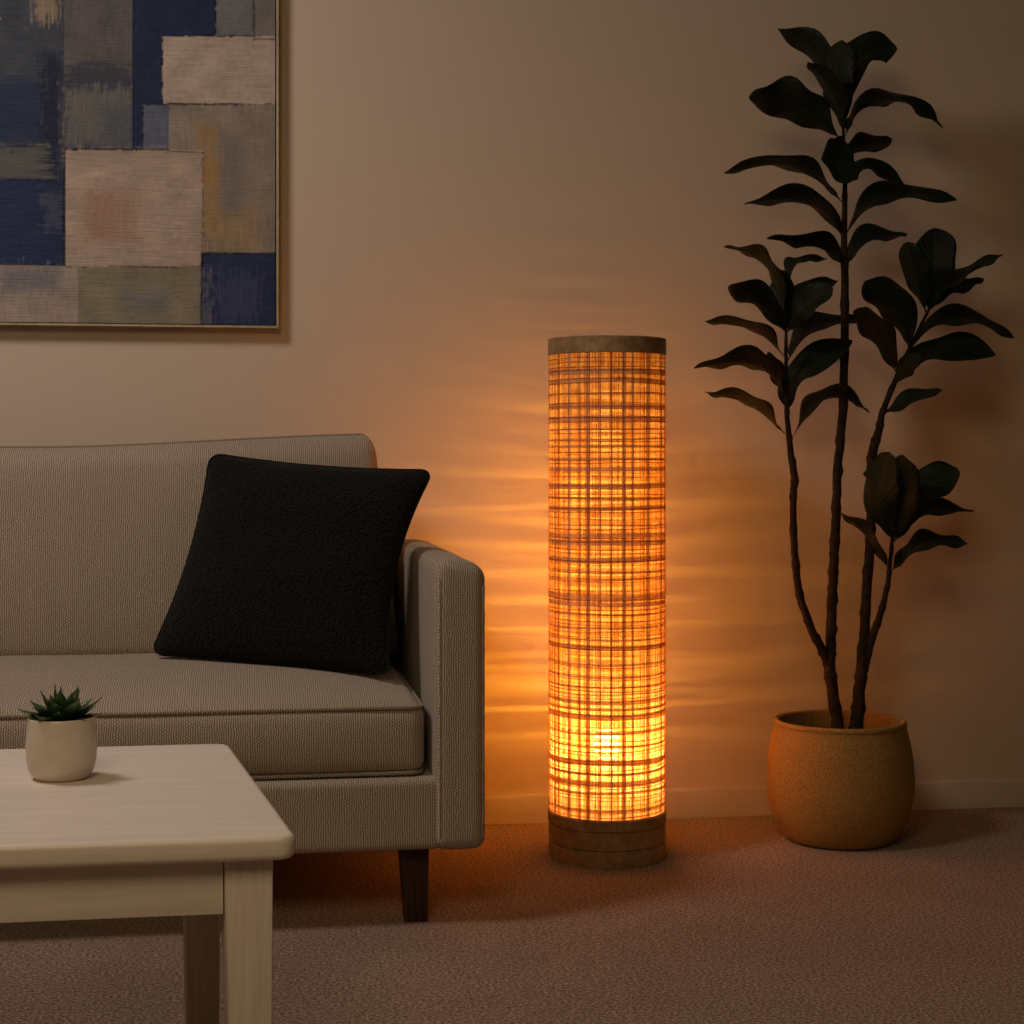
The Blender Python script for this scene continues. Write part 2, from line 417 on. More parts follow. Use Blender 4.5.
# ------------------------------------------------------------------ cushion
def pillow():
    TL, TR = at(210, 453, 3.13), at(434, 470, 3.07)
    BR, BL = at(390, 676, 2.935), at(150, 654.2, 3.08)
    bm = bmesh.new(); n = 48
    ctr = (TL+TR+BL+BR)/4; nrm = ((TR-BL).cross(TL-BR)).normalized()
    if nrm.y > 0: nrm = -nrm
    def P(u, v, s):
        # edges pull inwards between the corners
        cu, cv = 2*u-1, 2*v-1
        K_ = 0.88; a_, b_ = max(0, abs(cu)-K_)/(1-K_), max(0, abs(cv)-K_)/(1-K_)
        if a_ > 0 and b_ > 0:           # rounded corners
            f_ = max(a_, b_)/math.hypot(a_, b_); cu = math.copysign(K_+(1-K_)*a_*f_, cu); cv = math.copysign(K_+(1-K_)*b_*f_, cv)
        pu = 0.5+0.5*cu*(1-0.055*(1-cv*cv)*(2.6 if cu > 0 else 1.5)*abs(cu))
        pv = 0.5+0.5*cv*(1-0.045*(1-cu*cu)*abs(cv)*(1.1 if cv > 0 else 0.3))
        p = (BL*(1-pu)+BR*pu)*(1-pv)+(TL*(1-pu)+TR*pu)*pv
        e = max(0.0, (1-abs(2*u-1)**2.6)*(1-abs(2*v-1)**2.6))
        t = (0.062 if s > 0 else 0.044)*e**0.55
        t += 0.006*noise.noise(Vector((u*4, v*4, s)))*e
        # round the four corner points off
        return p+nrm*t*s
    rows = {}
    for s in (1, -1):
        for i in range(n+1):
            for j in range(n+1):
                edge = i in (0, n) or j in (0, n)
                if edge and s == -1: rows[(i, j, s)] = rows[(i, j, 1)]
                else: rows[(i, j, s)] = bm.verts.new(P(i/n, j/n, s))
        for i in range(n):
            for j in range(n):
                bm.faces.new([rows[k] for k in ((i, j, s), (i+1, j, s), (i+1, j+1, s), (i, j+1, s))])
    return bm, [rows[(i, 0, 1)].co.copy() for i in range(n)]+[rows[(n, j, 1)].co.copy() for j in range(n)]+[rows[(i, n, 1)].co.copy() for i in range(n, 0, -1)]+[rows[(0, j, 1)].co.copy() for j in range(n, 0, -1)]
pbm, prim = pillow()
BOUC = m_boucle()
pt = thing('throw_cushion', 'square black boucle cushion leaning in the corner of the sofa', 'cushion', (0.06, 3.03, 0.41))
pc = finish('cushion_cover', pbm, BOUC, pt, angle=80)
finish('seam', tube(prim, 0.0022, 6, True), BOUC, pt)

# ------------------------------------------------------------------ coffee table
TABW = m_wood('whitewashed_wood', (0.76, 0.70, 0.65), (0.86, 0.80, 0.745), 'X', 0.42, 1.0, 0.08)
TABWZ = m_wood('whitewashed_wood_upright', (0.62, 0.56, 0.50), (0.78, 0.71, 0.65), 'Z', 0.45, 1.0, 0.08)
TZ = 0.42
FR = atz(298, 836.0, TZ); BKR = atz(229, 742.8, TZ); FL0 = atz(0, 846.0, TZ)
FR.z = BKR.z = FL0.z = 0
ex = (FR-FL0).normalized(); ey = (BKR-FR).normalized()
depth = (BKR-FR).length; length = 1.05
print('TABLE', FR[:], BKR[:], 'depth', depth, 'angle', math.degrees(ex.angle(ey)))
ang = math.atan2(ex.y, ex.x)
tab = thing('coffee_table', 'whitewashed wooden coffee table with rounded corners in front of the sofa', 'coffee table', (FR-ex*length/2+ey*depth/2)[:])
tab.rotation_euler = (0, 0, ang)
def TP(a, b, z):     # a back along the long edge from the right front corner, b towards the sofa
    p = FR-ex*a+ey*b; return Vector((p.x, p.y, z))
def table_top():
    bm = bmesh.new(); out = []
    r = 0.019
    for (ca, cb, a0) in ((r, r, 0), (r, depth-r, 1), (length-r, depth-r, 2), (length-r, r, 3)):
        for k in range(9):
            t = math.pi/2*k/8
            d = {0: (-math.sin(math.pi/2-t)*0-0, 0)}.get(9)
            if a0 == 0: da, db = -math.sin(t), -math.cos(t)
            elif a0 == 1: da, db = -math.cos(t), math.sin(t)
            elif a0 == 2: da, db = math.sin(t), math.cos(t)
            else: da, db = math.cos(t), -math.sin(t)
            out.append((ca+r*da, cb+r*db, da, db))
    prof = [(-0.007, 0), (-0.0055, 0), (-0.0025, -0.0015), (-0.0006, -0.004), (0, -0.007), (0, -0.017), (-0.0012, -0.0205), (-0.004, -0.023), (-0.010, -0.0235)]
    rings = []
    for off, dz in prof:
        rings.append([bm.verts.new(TP(a+da*off, b+db*off, TZ+dz)) for a, b, da, db in out])
    n = len(out)
    for A, B in zip(rings, rings[1:]):
        for k in range(n): bm.faces.new((A[k], A[(k+1) % n], B[(k+1) % n], B[k]))
    bm.faces.new(rings[0]); bm.faces.new(rings[-1][::-1])
    return bm
finish('tabletop', table_top(), TABW, tab, angle=50)
LW = 0.046; IN = 0.020
ZB = TZ-0.0235
def leg(a0, b0, sa, sb):
    # outer corner (a0, b0); sa, sb point inwards; the inner faces taper
    t = [(a0, b0), (a0+sa*LW, b0), (a0+sa*LW, b0+sb*LW), (a0, b0+sb*LW)]
    k = 0.80
    b_ = [(a0+sa*0.002, b0+sb*0.002), (a0+sa*LW*k, b0+sb*0.002), (a0+sa*LW*k, b0+sb*LW*k), (a0+sa*0.002, b0+sb*LW*k)]
    return frustum([TP(p, q, 0) for p, q in b_], [TP(p, q, ZB-0.0003) for p, q in t], 0.003)
for a0, sa in ((IN, 1), (length-IN, -1)):
    for b0, sb in ((IN, 1), (depth-IN-0.03, -1)):
        finish('leg', leg(a0, b0, sa, sb), TABWZ, tab)
AH = 0.0545
def board(a0, a1, b0, b1):
    q = [(a0, b0), (a1, b0), (a1, b1), (a0, b1)]
    return frustum([TP(p, r_, ZB-AH) for p, r_ in q], [TP(p, r_, ZB-0.0003) for p, r_ in q], 0.0015)
g_ = 0.0006
finish('apron', board(IN+LW+g_, length-IN-LW-g_, IN+0.005, IN+0.025), TABW, tab)
finish('apron', board(IN+LW+g_, length-IN-LW-g_, depth-IN-0.055, depth-IN-0.035), TABW, tab)
finish('apron', board(IN+0.005, IN+0.025, IN+LW+g_, depth-IN-0.03-LW-g_), TABW, tab)
finish('apron', board(length-IN-0.025, length-IN-0.005, IN+LW+g_, depth-IN-0.03-LW-g_), TABW, tab)

# ------------------------------------------------------------------ succulent on the table
SP = atz(61.5, 778, TZ)
suc = thing('potted_succulent', 'small green succulent in a round white ceramic pot on the coffee table', 'plant', (SP.x, SP.y, TZ))
CER = m_noise('white_ceramic', (0.62, 0.54, 0.45), (0.66, 0.58, 0.49), 60, 0.38, 0.05, 0.0005)
SOIL = m_noise('potting_soil', (0.012, 0.008, 0.005), (0.05, 0.034, 0.022), 220, 1.0, 0.8, 0.006, spec=0.0)
s_ = SP.y/1.9*0+ (SP-Vector((0, 0, TZ))).length
sD = (CAMH-TZ)*FPX/(778-HY); pr = 34.8*sD/FPX; ph = 0.0685
prof = [(0, 0.0005), (0.62, 0.0005), (0.72, 0.012), (0.84, 0.07), (0.93, 0.17), (0.985, 0.32), (1.0, 0.5), (0.995, 0.66), (0.975, 0.82), (0.955, 0.95), (0.945, 0.985), (0.925, 1.0), (0.90, 0.985), (0.885, 0.93), (0.885, 0.80), (0, 0.80)]
finish('pot', lathe([(r*pr, z*ph) for r, z in prof], (SP.x, SP.y, TZ), 56, closed=False), CER, suc, angle=60)
finish('soil', lathe([(0, 0.805*ph), (0.875*pr, 0.805*ph), (0.875*pr, 0.84*ph), (0.5*pr, 0.90*ph), (0, 0.94*ph)], (SP.x, SP.y, TZ), 32, closed=False), SOIL, suc)
def succulent():
    bm = bmesh.new(); rnd = random.Random(7); c = Vector((SP.x, SP.y, TZ+0.90*ph)); L = bm.loops.layers.uv.verify()
    for ring, (cnt, tilt, ln, wd) in enumerate(((9, 5, 0.046, 0.027), (8, 22, 0.048, 0.026), (6, 40, 0.044, 0.024), (4, 58, 0.041, 0.020), (2, 76, 0.034, 0.014))):
        for k in range(cnt):
            az = 2*math.pi*k/cnt+ring*0.55+rnd.uniform(-.18, .18); tl = R(tilt+rnd.uniform(-9, 9)); ln2 = ln*rnd.uniform(.8, 1.12)
            out = Vector((math.cos(az), math.sin(az), 0)); side = Vector((-out.y, out.x, 0)); rows = []
            m = 10
            for i in range(m+1):
                t = i/m; bend = tl+0.35*t*t
                d = out*math.cos(tl+0.25*t)+Vector((0, 0, 1))*math.sin(tl+0.25*t)
                nr = Vector((0, 0, 1))*math.cos(tl)-out*math.sin(tl)
                p = c+d*ln2*t
                wv = wd*(math.sin(math.pi*min(1, t**0.8*0.93+0.10))**0.9 if t < 1 else 0.0)*0.5
                if i == m: wv = 0.0004
                th = 0.0030*(1-t)+0.0006
                rows.append([bm.verts.new(p+side*wv*a+nr*(th*b_+0.35*wv*abs(a))) for a, b_ in ((-1, 0), (-.5, .5), (0, .25), (.5, .5), (1, 0), (.5, -.8), (0, -1.1), (-.5, -.8))])
            for i in range(m):
                for j in range(8):
                    f = bm.faces.new((rows[i][j], rows[i][(j+1) % 8], rows[i+1][(j+1) % 8], rows[i+1][j]))
                    for l in f.loops: l[L].uv = (0.2, 0.3)
            bm.faces.new(rows[0]); bm.faces.new(rows[-1][::-1])
    return bm
g = G('succulent_leaf'); v_ = g.co(); nn = g.noise(v_, 90, 3)
SUC = g.pbr(g.ramp(nn, [(0.3, (0.014, 0.040, 0.014)), (0.7, (0.05, 0.115, 0.035))]), 0.28, spec=0.6)
finish('leaves', succulent(), SUC, suc, angle=70)

# ------------------------------------------------------------------ painting
FY = WY-0.034
FRAME = m_noise('pale_metal_frame', (0.36, 0.29, 0.20), (0.46, 0.38, 0.27), 60, 0.38, 0.05, 0.0005, metal=0.5)
DARK = m_noise('dark_rebate', (0.015, 0.012, 0.010), (0.03, 0.024, 0.02), 60, 0.8)
pA = atY(279, 328.5, FY); px1, pz0 = pA.x, pA.z
px0, pz1 = px1-1.12, pz0+0.95
pic = thing('framed_painting', 'abstract painting of blue and beige blocks in a thin pale frame on wall', 'painting', ((px0+px1)/2, WY, (pz0+pz1)/2))
def frame():
    bm = bmesh.new(); wdt = 0.0058; d0, d1 = FY, WY-0.0008
    def ring(o, y): return [bm.verts.new((x, y, z)) for x, z in ((px0+o, pz0+o), (px1-o, pz0+o), (px1-o, pz1-o), (px0+o, pz1-o))]
    rr = [ring(0, d1), ring(0, d0+0.001), ring(0.001, d0), ring(wdt-0.001, d0), ring(wdt, d0+0.001), ring(wdt, d1)]
    for A, B in zip(rr, rr[1:]+rr[:1]):
        for k in range(4): bm.faces.new((A[k], A[(k+1) % 4], B[(k+1) % 4], B[k]))
    return bm
finish('frame', frame(), FRAME, pic, angle=30)
finish('backing_board', rbox((px0+0.0062, WY-0.018, pz0+0.0062), (px1-0.0062, WY-0.010, pz1-0.0062), 0.001, (2, 1, 2), 1), DARK, pic, smooth=False)
def canvas():
    K = 3.013; CYF = FY+0.006
    S = (0.52, 0.435, 0.37)   # the light on this wall, taken out of the measured colours
    def col(c): return Vector([min(0.85, v/k) for v, k in zip(lin(c), S)])
    x0, x1, z0, z1 = px0+0.0078, px1-0.0078, pz0+0.0078, pz1-0.0078
    H, V = 'h', 'v'
    R_ = [(-2000, -1200, 900, 1100, (56, 56, 62), H, 1),
        (-900, -800, -420, 300, (30, 36, 54), V, 1), (-420, -700, 0, 60, (120, 102, 88), V, 1), (-1400, 300, -700, 975, (118, 100, 86), H, 1), (-700, 500, -200, 975, (90, 80, 70), V, 1),
        (-200, 60, 0, 540, (46, 50, 58), H, 1), (0, -900, 400, -300, (118, 100, 84), H, 1), (400, -700, 850, -250, (90, 84, 80), V, 1),
        (0, -300, 192, 440, (52, 52, 57), H, 1), (100, -60, 178, 68, (118, 97, 76), V, .75), (-50, 240, 135, 440, (30, 38, 54), H, .85), (120, 160, 192, 545, (25, 28, 42), V, .9),
        (-200, 440, 150, 540, (74, 69, 62), H, .9), (-200, 540, 192, 795, (33, 38, 58), H, 1), (130, 580, 190, 690, (66, 62, 68), H, .5),
        (192, -100, 400, 240, (74, 66, 62), V, 1), (192, 190, 400, 265, (44, 43, 50), H, .8), (192, 262, 400, 440, (82, 75, 68), V, .9), (300, 320, 400, 432, (62, 62, 68), V, .7),
        (400, -300, 655, 452, (28, 33, 50), V, 1), (650, -250, 765, 115, (86, 82, 80), V, 1), (765, -250, 860, 118, (92, 81, 73), V, 1),
        (490, 110, 860, 312, (136, 115, 100), H, 1), (430, 315, 512, 450, (72, 72, 82), V, 1), (510, 315, 860, 762, (108, 93, 80), V, 1),
        (590, 370, 660, 560, (120, 88, 52), V, .7), (612, 470, 670, 710, (122, 90, 54), V, .8), (612, 620, 790, 755, (120, 94, 64), V, .65), (660, 400, 740, 650, (86, 78, 72), V, .6),
        (197, 452, 612, 804, (132, 110, 94), H, 1), (250, 570, 420, 730, (124, 94, 76), V, .7), (270, 580, 345, 720, (122, 84, 68), V, .45), (197, 452, 612, 480, (118, 97, 83), H, .6),
        (-500, 800, 236, 990, (122, 104, 92), V, 1), (0, 800, 180, 880, (82, 77, 80), V, .7), (235, 805, 606, 990, (103, 90, 72), H, 1), (370, 870, 510, 950, (84, 82, 80), H, .6),
        (606, 762, 860, 990, (35, 39, 60), V, 1), (608, 812, 642, 985, (74, 70, 76), V, .7), (660, 830, 780, 980, (50, 54, 74), V, .6)]
    LN = [(193, 450, 505, 3, 0), (500, 458, 612, 2, 0), (610, 458, 804, 2, 1), (195, 450, 800, 2, 1), (190, 510, 795, 2.5, 1), (-300, 797, 197, 3, 0), (197, 803, 606, 1.5, 0), (606, 762, 978, 2.5, 1), (606, 763, 830, 3, 0),
          (650, -250, 112, 3, 1), (765, -60, 122, 3, 1), (763, 118, 850, 3, 0), (490, 108, 312, 2, 1), (430, 318, 450, 3, 1), (440, 314, 720, 3, 0), (490, 108, 765, 2.5, 0), (400, 60, 440, 2, 1), (0, 440, 150, 1.5, 0), (0, 541, 190, 1.5, 0)]
    R_ = [(a, b, c, d, col(e), f, g_) for a, b, c, d, e, f, g_ in R_]
    step = 0.0028; nx = int((x1-x0)/step); nz = int((z1-z0)/step)
    fl = math.cos(YAW); nz_ = noise.noise
    bm = bmesh.new(); L = bm.verts.layers.float_color.new('paint'); rows = []
    for i in range(nx+1):
        X = x0+(x1-x0)*i/nx; row = []
        D = X*math.sin(YAW)+CYF*math.cos(YAW); ux = (CX+FPX*(X*math.cos(YAW)-CYF*math.sin(YAW))/D)*K
        for j in range(nz+1):
            Z = z0+(z1-z0)*j/nz; uy = (HY-FPX*(Z-CAMH)/D)*K
            hs = nz_(Vector((ux*0.012, uy*0.22, 1.0))); vs_ = nz_(Vector((ux*0.22, uy*0.014, 5.0))); b1 = nz_(Vector((ux*0.014, uy*0.014, 9.0))); b2 = nz_(Vector((ux*0.06, uy*0.06, 3.0)))
            jx = ux+2.2*b2+0.7*hs; jy = uy+2.2*b2+0.7*vs_
            c = R_[0][4]
            for a, b, cc, d, e, f, al in R_:
                if a-30 <= jx <= cc+30 and b-30 <= jy <= d+30:
                    if al == 1:
                        if not (a <= jx <= cc and b <= jy <= d): continue
                        st_ = hs if f == 'h' else vs_
                        c = e*(1+0.17*st_+0.20*b1+0.12*b2)
                    else:
                        m = min(jx-a, cc-jx, jy-b, d-jy)/26.0
                        st_ = hs if f == 'h' else vs_
                        t = max(0.0, min(1.0, 0.35+m+1.4*st_+0.9*b2))*al
                        c = c*(1-t)+e*(1+0.25*st_)*t
            for p, q0, q1, wd, ver in LN:
                if ver: dist = abs(jx-p) if q0 <= uy <= q1 else 99
                else: dist = abs(jy-q0) if p <= ux <= q1 else 99
                if dist < wd: c = c*(0.35+0.5*max(0, b2+0.2))
            v = bm.verts.new((X, CYF+0.0006*hs, Z)); v[L] = (max(0.003, c[0]), max(0.003, c[1]), max(0.003, c[2]), 1); row.append(v)
        rows.append(row)
    for i in range(nx):
        for j in range(nz): bm.faces.new((rows[i][j], rows[i+1][j], rows[i+1][j+1], rows[i][j+1]))
    # the folded sides
    rim = [rows[i][0] for i in range(nx+1)]+[rows[nx][j] for j in range(1, nz+1)]+[rows[i][nz] for i in range(nx-1, -1, -1)]+[rows[0][j] for j in range(nz-1, 0, -1)]
    bk = []
    for v in rim:
        q = bm.verts.new((v.co.x, CYF+0.0095, v.co.z)); q[L] = v[L]; bk.append(q)
    for k in range(len(rim)): bm.faces.new((rim[k], rim[(k+1) % len(rim)], bk[(k+1) % len(rim)], bk[k]))
    return bm
finish('canvas', canvas(), m_canvas(), pic, smooth=False)

# ------------------------------------------------------------------ lamp
LD = 3.315; LP = at(607.0, 855, LD); LX, LY = LP.x, LP.y; LR = 0.1125
lamp = thing('floor_lamp', 'lit cylindrical floor lamp with woven strand shade standing on the carpet', 'floor lamp', (LX, LY, 0))
RING = m_noise('bronzed_wood', (0.26, 0.16, 0.075), (0.43, 0.28, 0.14), 45, 0.45, 0.15, 0.001, metal=0.2)
def ringprof(r0, r1, z0, z1, b=0.0015):
    return [(r0, z0+0.0002), (r1-b, z0+0.0002), (r1, z0+b), (r1, z1-b), (r1-b, z1), (r0, z1)]
finish('base', lathe([(0, 0.0004)]+ringprof(0.0001, 0.1150, 0, 0.0315)[1:5]+[(0, 0.0315)], (LX, LY, 0), 96, closed=False), RING, lamp, angle=30)
finish('base_ring', lathe(ringprof(0.085, 0.1142, 0.0322, 0.0655), (LX, LY, 0), 96), RING, lamp, angle=30)
finish('shade_ring', lathe(ringprof(0.1065, 0.1155, 0.066, 0.091, 0.0035), (LX, LY, 0), 96), RING, lamp, angle=30)
finish('top_ring', lathe(ringprof(0.104, 0.1152, 0.9735, 1.0055, 0.0012), (LX, LY, 0), 96), RING, lamp, angle=30)
SZ0, SZ1 = 0.088, 0.978
def shade_mesh():
    bm = bmesh.new(); n, m = 96, 40; rows = []
    for r in (LR-0.0005,):
        for j in range(m+1):
            z = SZ0+(SZ1-SZ0)*j/m
            rows.append([bm.verts.new((LX+r*math.cos(2*math.pi*k/n), LY+r*math.sin(2*math.pi*k/n), z)) for k in range(n)])
    for A, B in zip(rows, rows[1:]):
        for k in range(n): bm.faces.new((A[k], A[(k+1) % n], B[(k+1) % n], B[k]))
    return bm
shade = finish('lamp_shade', shade_mesh(), m_shade(), lamp, angle=80)
rnd = random.Random(11)
def strip_h(bm, z, hw, r, wav, phs, th):
    n = 96; a, b = [], []
    for k in range(n):
        t = 2*math.pi*k/n
        zz = z+wav*math.sin(t+phs)+wav*0.5*math.sin(3*t+phs*2)
        a.append([bm.verts.new((LX+rr*math.cos(t), LY+rr*math.sin(t), zz+s)) for rr, s in ((r, -hw), (r+th, -hw*0.6), (r+th, hw*0.6), (r, hw))])
    for k in range(n):
        A, B = a[k], a[(k+1) % n]
        for j in range(3): bm.faces.new((A[j], B[j], B[j+1], A[j+1]))
def strip_v(bm, t, hw, r, th, lean=0.0):
    m = 14; a = []
    for k in range(m+1):
        z = SZ0+0.002+(SZ1-SZ0-0.006)*k/m; tt = t+lean*math.sin(k*0.7+t*5); dw = hw/r
        a.append([bm.verts.new((LX+rr*math.cos(tt+s), LY+rr*math.sin(tt+s), z)) for rr, s in ((r, -dw), (r+th, -dw*0.6), (r+th, dw*0.6), (r, dw))])
    for A, B in zip(a, a[1:]):
        for j in range(3): bm.faces.new((A[j], A[j+1], B[j+1], B[j]))
RED = m_strand('red_brown_thread', (0.50, 0.15, 0.03), (0.66, 0.24, 0.06), 0.55)
TAN = m_strand('raffia_ribbon', (0.62, 0.44, 0.25), (0.80, 0.60, 0.37), 0.42)
bm = bmesh.new()
NV = 34
for k in range(NV):
    strip_v(bm, 2*math.pi*(k+rnd.uniform(-.42, .42))/NV, rnd.choice((0.0012, 0.0018, 0.0026, 0.0042)), LR, 0.0003, rnd.uniform(-.006, .006))
z = SZ0+0.02
while z < SZ1-0.02:
    strip_h(bm, z, rnd.choice((0.0016, 0.0026, 0.0042, 0.0056)), LR+0.0004, rnd.uniform(0.0003, 0.0016), rnd.uniform(0, 6), 0.0003)
    z += rnd.choice((0.014, 0.019, 0.024, 0.032))
finish('woven_ribbons', bm, TAN, shade, smooth=False)
bm = bmesh.new()
NV = 46
for k in range(NV):
    t0 = 2*math.pi*(k+rnd.uniform(-.3, .3))/NV
    for q in range(rnd.choice((1, 2, 2, 3))): strip_v(bm, t0+q*rnd.uniform(0.028, 0.05), rnd.choice((0.0004, 0.0005, 0.0008)), LR+0.0009, 0.0004, rnd.uniform(-.010, .010))
z = SZ0+0.008
while z < SZ1-0.012:
    ph_, wv_ = rnd.uniform(0, 6), rnd.uniform(0.0003, 0.0016)
    for q in range(rnd.choice((1, 2, 2, 2))):
        strip_h(bm, z, rnd.choice((0.0006, 0.0007, 0.0009)), LR+0.0014, wv_*rnd.uniform(.7, 1.3), ph_, 0.0005)
        z += rnd.uniform(0.0055, 0.0085)
    z += rnd.uniform(0.004, 0.013)
finish('woven_threads', bm, RED, shade, smooth=False)
# bulb, plus unseen glow sources added inside the shade
HOT = m_emit('bulb_glow', (1.0, 0.62, 0.30), 85.0)
WARM = m_emit('fill_tube_glow', (1.0, 0.58, 0.20), 3.3)
BZ = 0.205
finish('socket', lathe([(0, 0.032), (0.022, 0.032), (0.022, 0.06), (0.016, 0.075), (0.016, 0.15), (0.018, 0.165), (0, 0.168)], (LX, LY, 0), 24, closed=False), RING, lamp)
finish('bulb', lathe([(0, 0.169), (0.012, 0.170), (0.015, 0.185), (0.024, 0.203), (0.027, 0.218), (0.022, 0.235), (0.012, 0.243), (0, 0.245)], (LX, LY, 0), 24, closed=False), HOT, lamp)
finish('shade_fill_tube', lathe([(0, 0.262), (0.030, 0.264), (0.030, 0.93), (0, 0.931)], (LX, LY, 0), 16, closed=False), WARM, lamp)  # unseen glowing tube, added to brighten the upper shade
def wall_glow_fill(name, z, energy, tilt):  # unseen strip facing the wall, added for the glow and streaks there
    l = bpy.data.lights.new(name, 'AREA'); l.shape = 'RECTANGLE'; l.size = 0.075; l.size_y = 0.0018; l.energy = energy; l.color = (1.0, 0.68, 0.22)
    o = bpy.data.objects.new(name, l); C.objects.link(o); o.location = (LX, LY+0.036, z); o.rotation_euler = (R(90+tilt), 0, 0)
for z, e, tl in ((0.215, 3.1, 12), (0.30, 1.5, 20), (0.41, 1.7, 22), (0.54, 1.8, 28), (0.69, 2.2, 40)): wall_glow_fill('wall_glow_fill', z, e, tl)

# ------------------------------------------------------------------ potted fig
PD = 3.45; PP = at(840, 846, PD); PX, PY = PP.x, PP.y
fig = thing('potted_fig_tree', 'tall large-leaved fig plant in a round terracotta pot beside the lamp', 'plant', (PX, PY, 0))
TERRA = m_noise('rough_terracotta', (0.18, 0.098, 0.028), (0.42, 0.24, 0.072), 330, 0.9, 0.5, 0.002, spec=0.15, lo=0.30, hi=0.55)
pp = [(0, 0.0005), (0.098, 0.0005), (0.108, 0.004), (0.122, 0.022), (0.136, 0.050), (0.1445, 0.082), (0.148, 0.115), (0.1465, 0.150), (0.1425, 0.185), (0.136, 0.215), (0.1315, 0.232), (0.1330, 0.2365), (0.1320, 0.2425), (0.128, 0.2445), (0.1225, 0.242), (0.1235, 0.228), (0.129, 0.200), (0.1325, 0.16), (0, 0.16)]
def smooth_prof(p, n=3):
    out = []
    for i in range(len(p)-1):
        p0, p1, p2, p3 = p[max(i-1, 0)], p[i], p[i+1], p[min(i+2, len(p)-1)]
        for k in range(n):
            t = k/n
            out.append(tuple(0.5*((2*p1[j])+(-p0[j]+p2[j])*t+(2*p0[j]-5*p1[j]+4*p2[j]-p3[j])*t*t+(-p0[j]+3*p1[j]-3*p2[j]+p3[j])*t**3) for j in (0, 1)))
    out.append(p[-1]); return [(max(0, r), z) for r, z in out]
finish('pot', lathe(pp[:2]+smooth_prof(pp[2:15])+pp[15:], (PX, PY, 0), 80, closed=False), TERRA, fig, angle=60)
def soil():
    bm = bmesh.new(); rows = []
    for i in range(14):
        r = 0.131*i/13
        if i == 0: rows.append([bm.verts.new((PX, PY, 0.190))])
        else: rows.append([bm.verts.new((PX+r*math.cos(a), PY+r*math.sin(a), 0.187+0.004*noise.noise(Vector((r*40*math.cos(a), r*40*math.sin(a), 0)))-0.012*(i/13)**2)) for a in [2*math.pi*k/40 for k in range(40)]])
    rows.append([bm.verts.new((v.co.x, v.co.y, 0.165)) for v in rows[-1]])
    for i in range(1, len(rows)):
        A, B = rows[i-1], rows[i]
        for k in range(40):
            if len(A) == 1: bm.faces.new((A[0], B[k], B[(k+1) % 40]))
            else: bm.faces.new((A[k], A[(k+1) % 40], B[(k+1) % 40], B[k]))
    return bm
finish('soil', soil(), SOIL, fig)
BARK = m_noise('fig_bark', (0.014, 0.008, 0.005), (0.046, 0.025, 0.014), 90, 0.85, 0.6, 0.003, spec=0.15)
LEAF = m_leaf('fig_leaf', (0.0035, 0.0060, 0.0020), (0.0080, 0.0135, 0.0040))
def spline(pts, per=8):
    out = []
    for i in range(len(pts)-1):
        p0, p1, p2, p3 = pts[max(i-1, 0)], pts[i], pts[i+1], pts[min(i+2, len(pts)-1)]
        for k in range(per):
            t = k/per
            out.append(tuple(0.5*((2*b)+(-a+c)*t+(2*a-5*b+4*c-d)*t*t+(-a+3*b-3*c+d)*t**3) for a, b, c, d in zip(p0, p1, p2, p3)))
    out.append(tuple(pts[-1])); return out
def stem_bm(pts, bm=None, knot=3):
    """pts: (x, y, depth, thickness) as measured"""
    P = spline(pts, 7); r_ = random.Random(int(pts[0][0]))
    pos = [at(x, y, D) for x, y, D, w_ in P]; rad = [max(0.6, w_)*D/FPX/2 for x, y, D, w_ in P]
    for i in range(len(rad)):
        if i % 5 == knot: rad[i] *= 1.13+0.12*r_.random()
        pos[i] = pos[i]+Vector((r_.uniform(-1, 1), r_.uniform(-1, 1), 0))*rad[i]*0.10
    return tube(pos, rad, 10, bm=bm)
VIEW = lambda p: (p-Vector((0, 0, CAMH))).normalized()
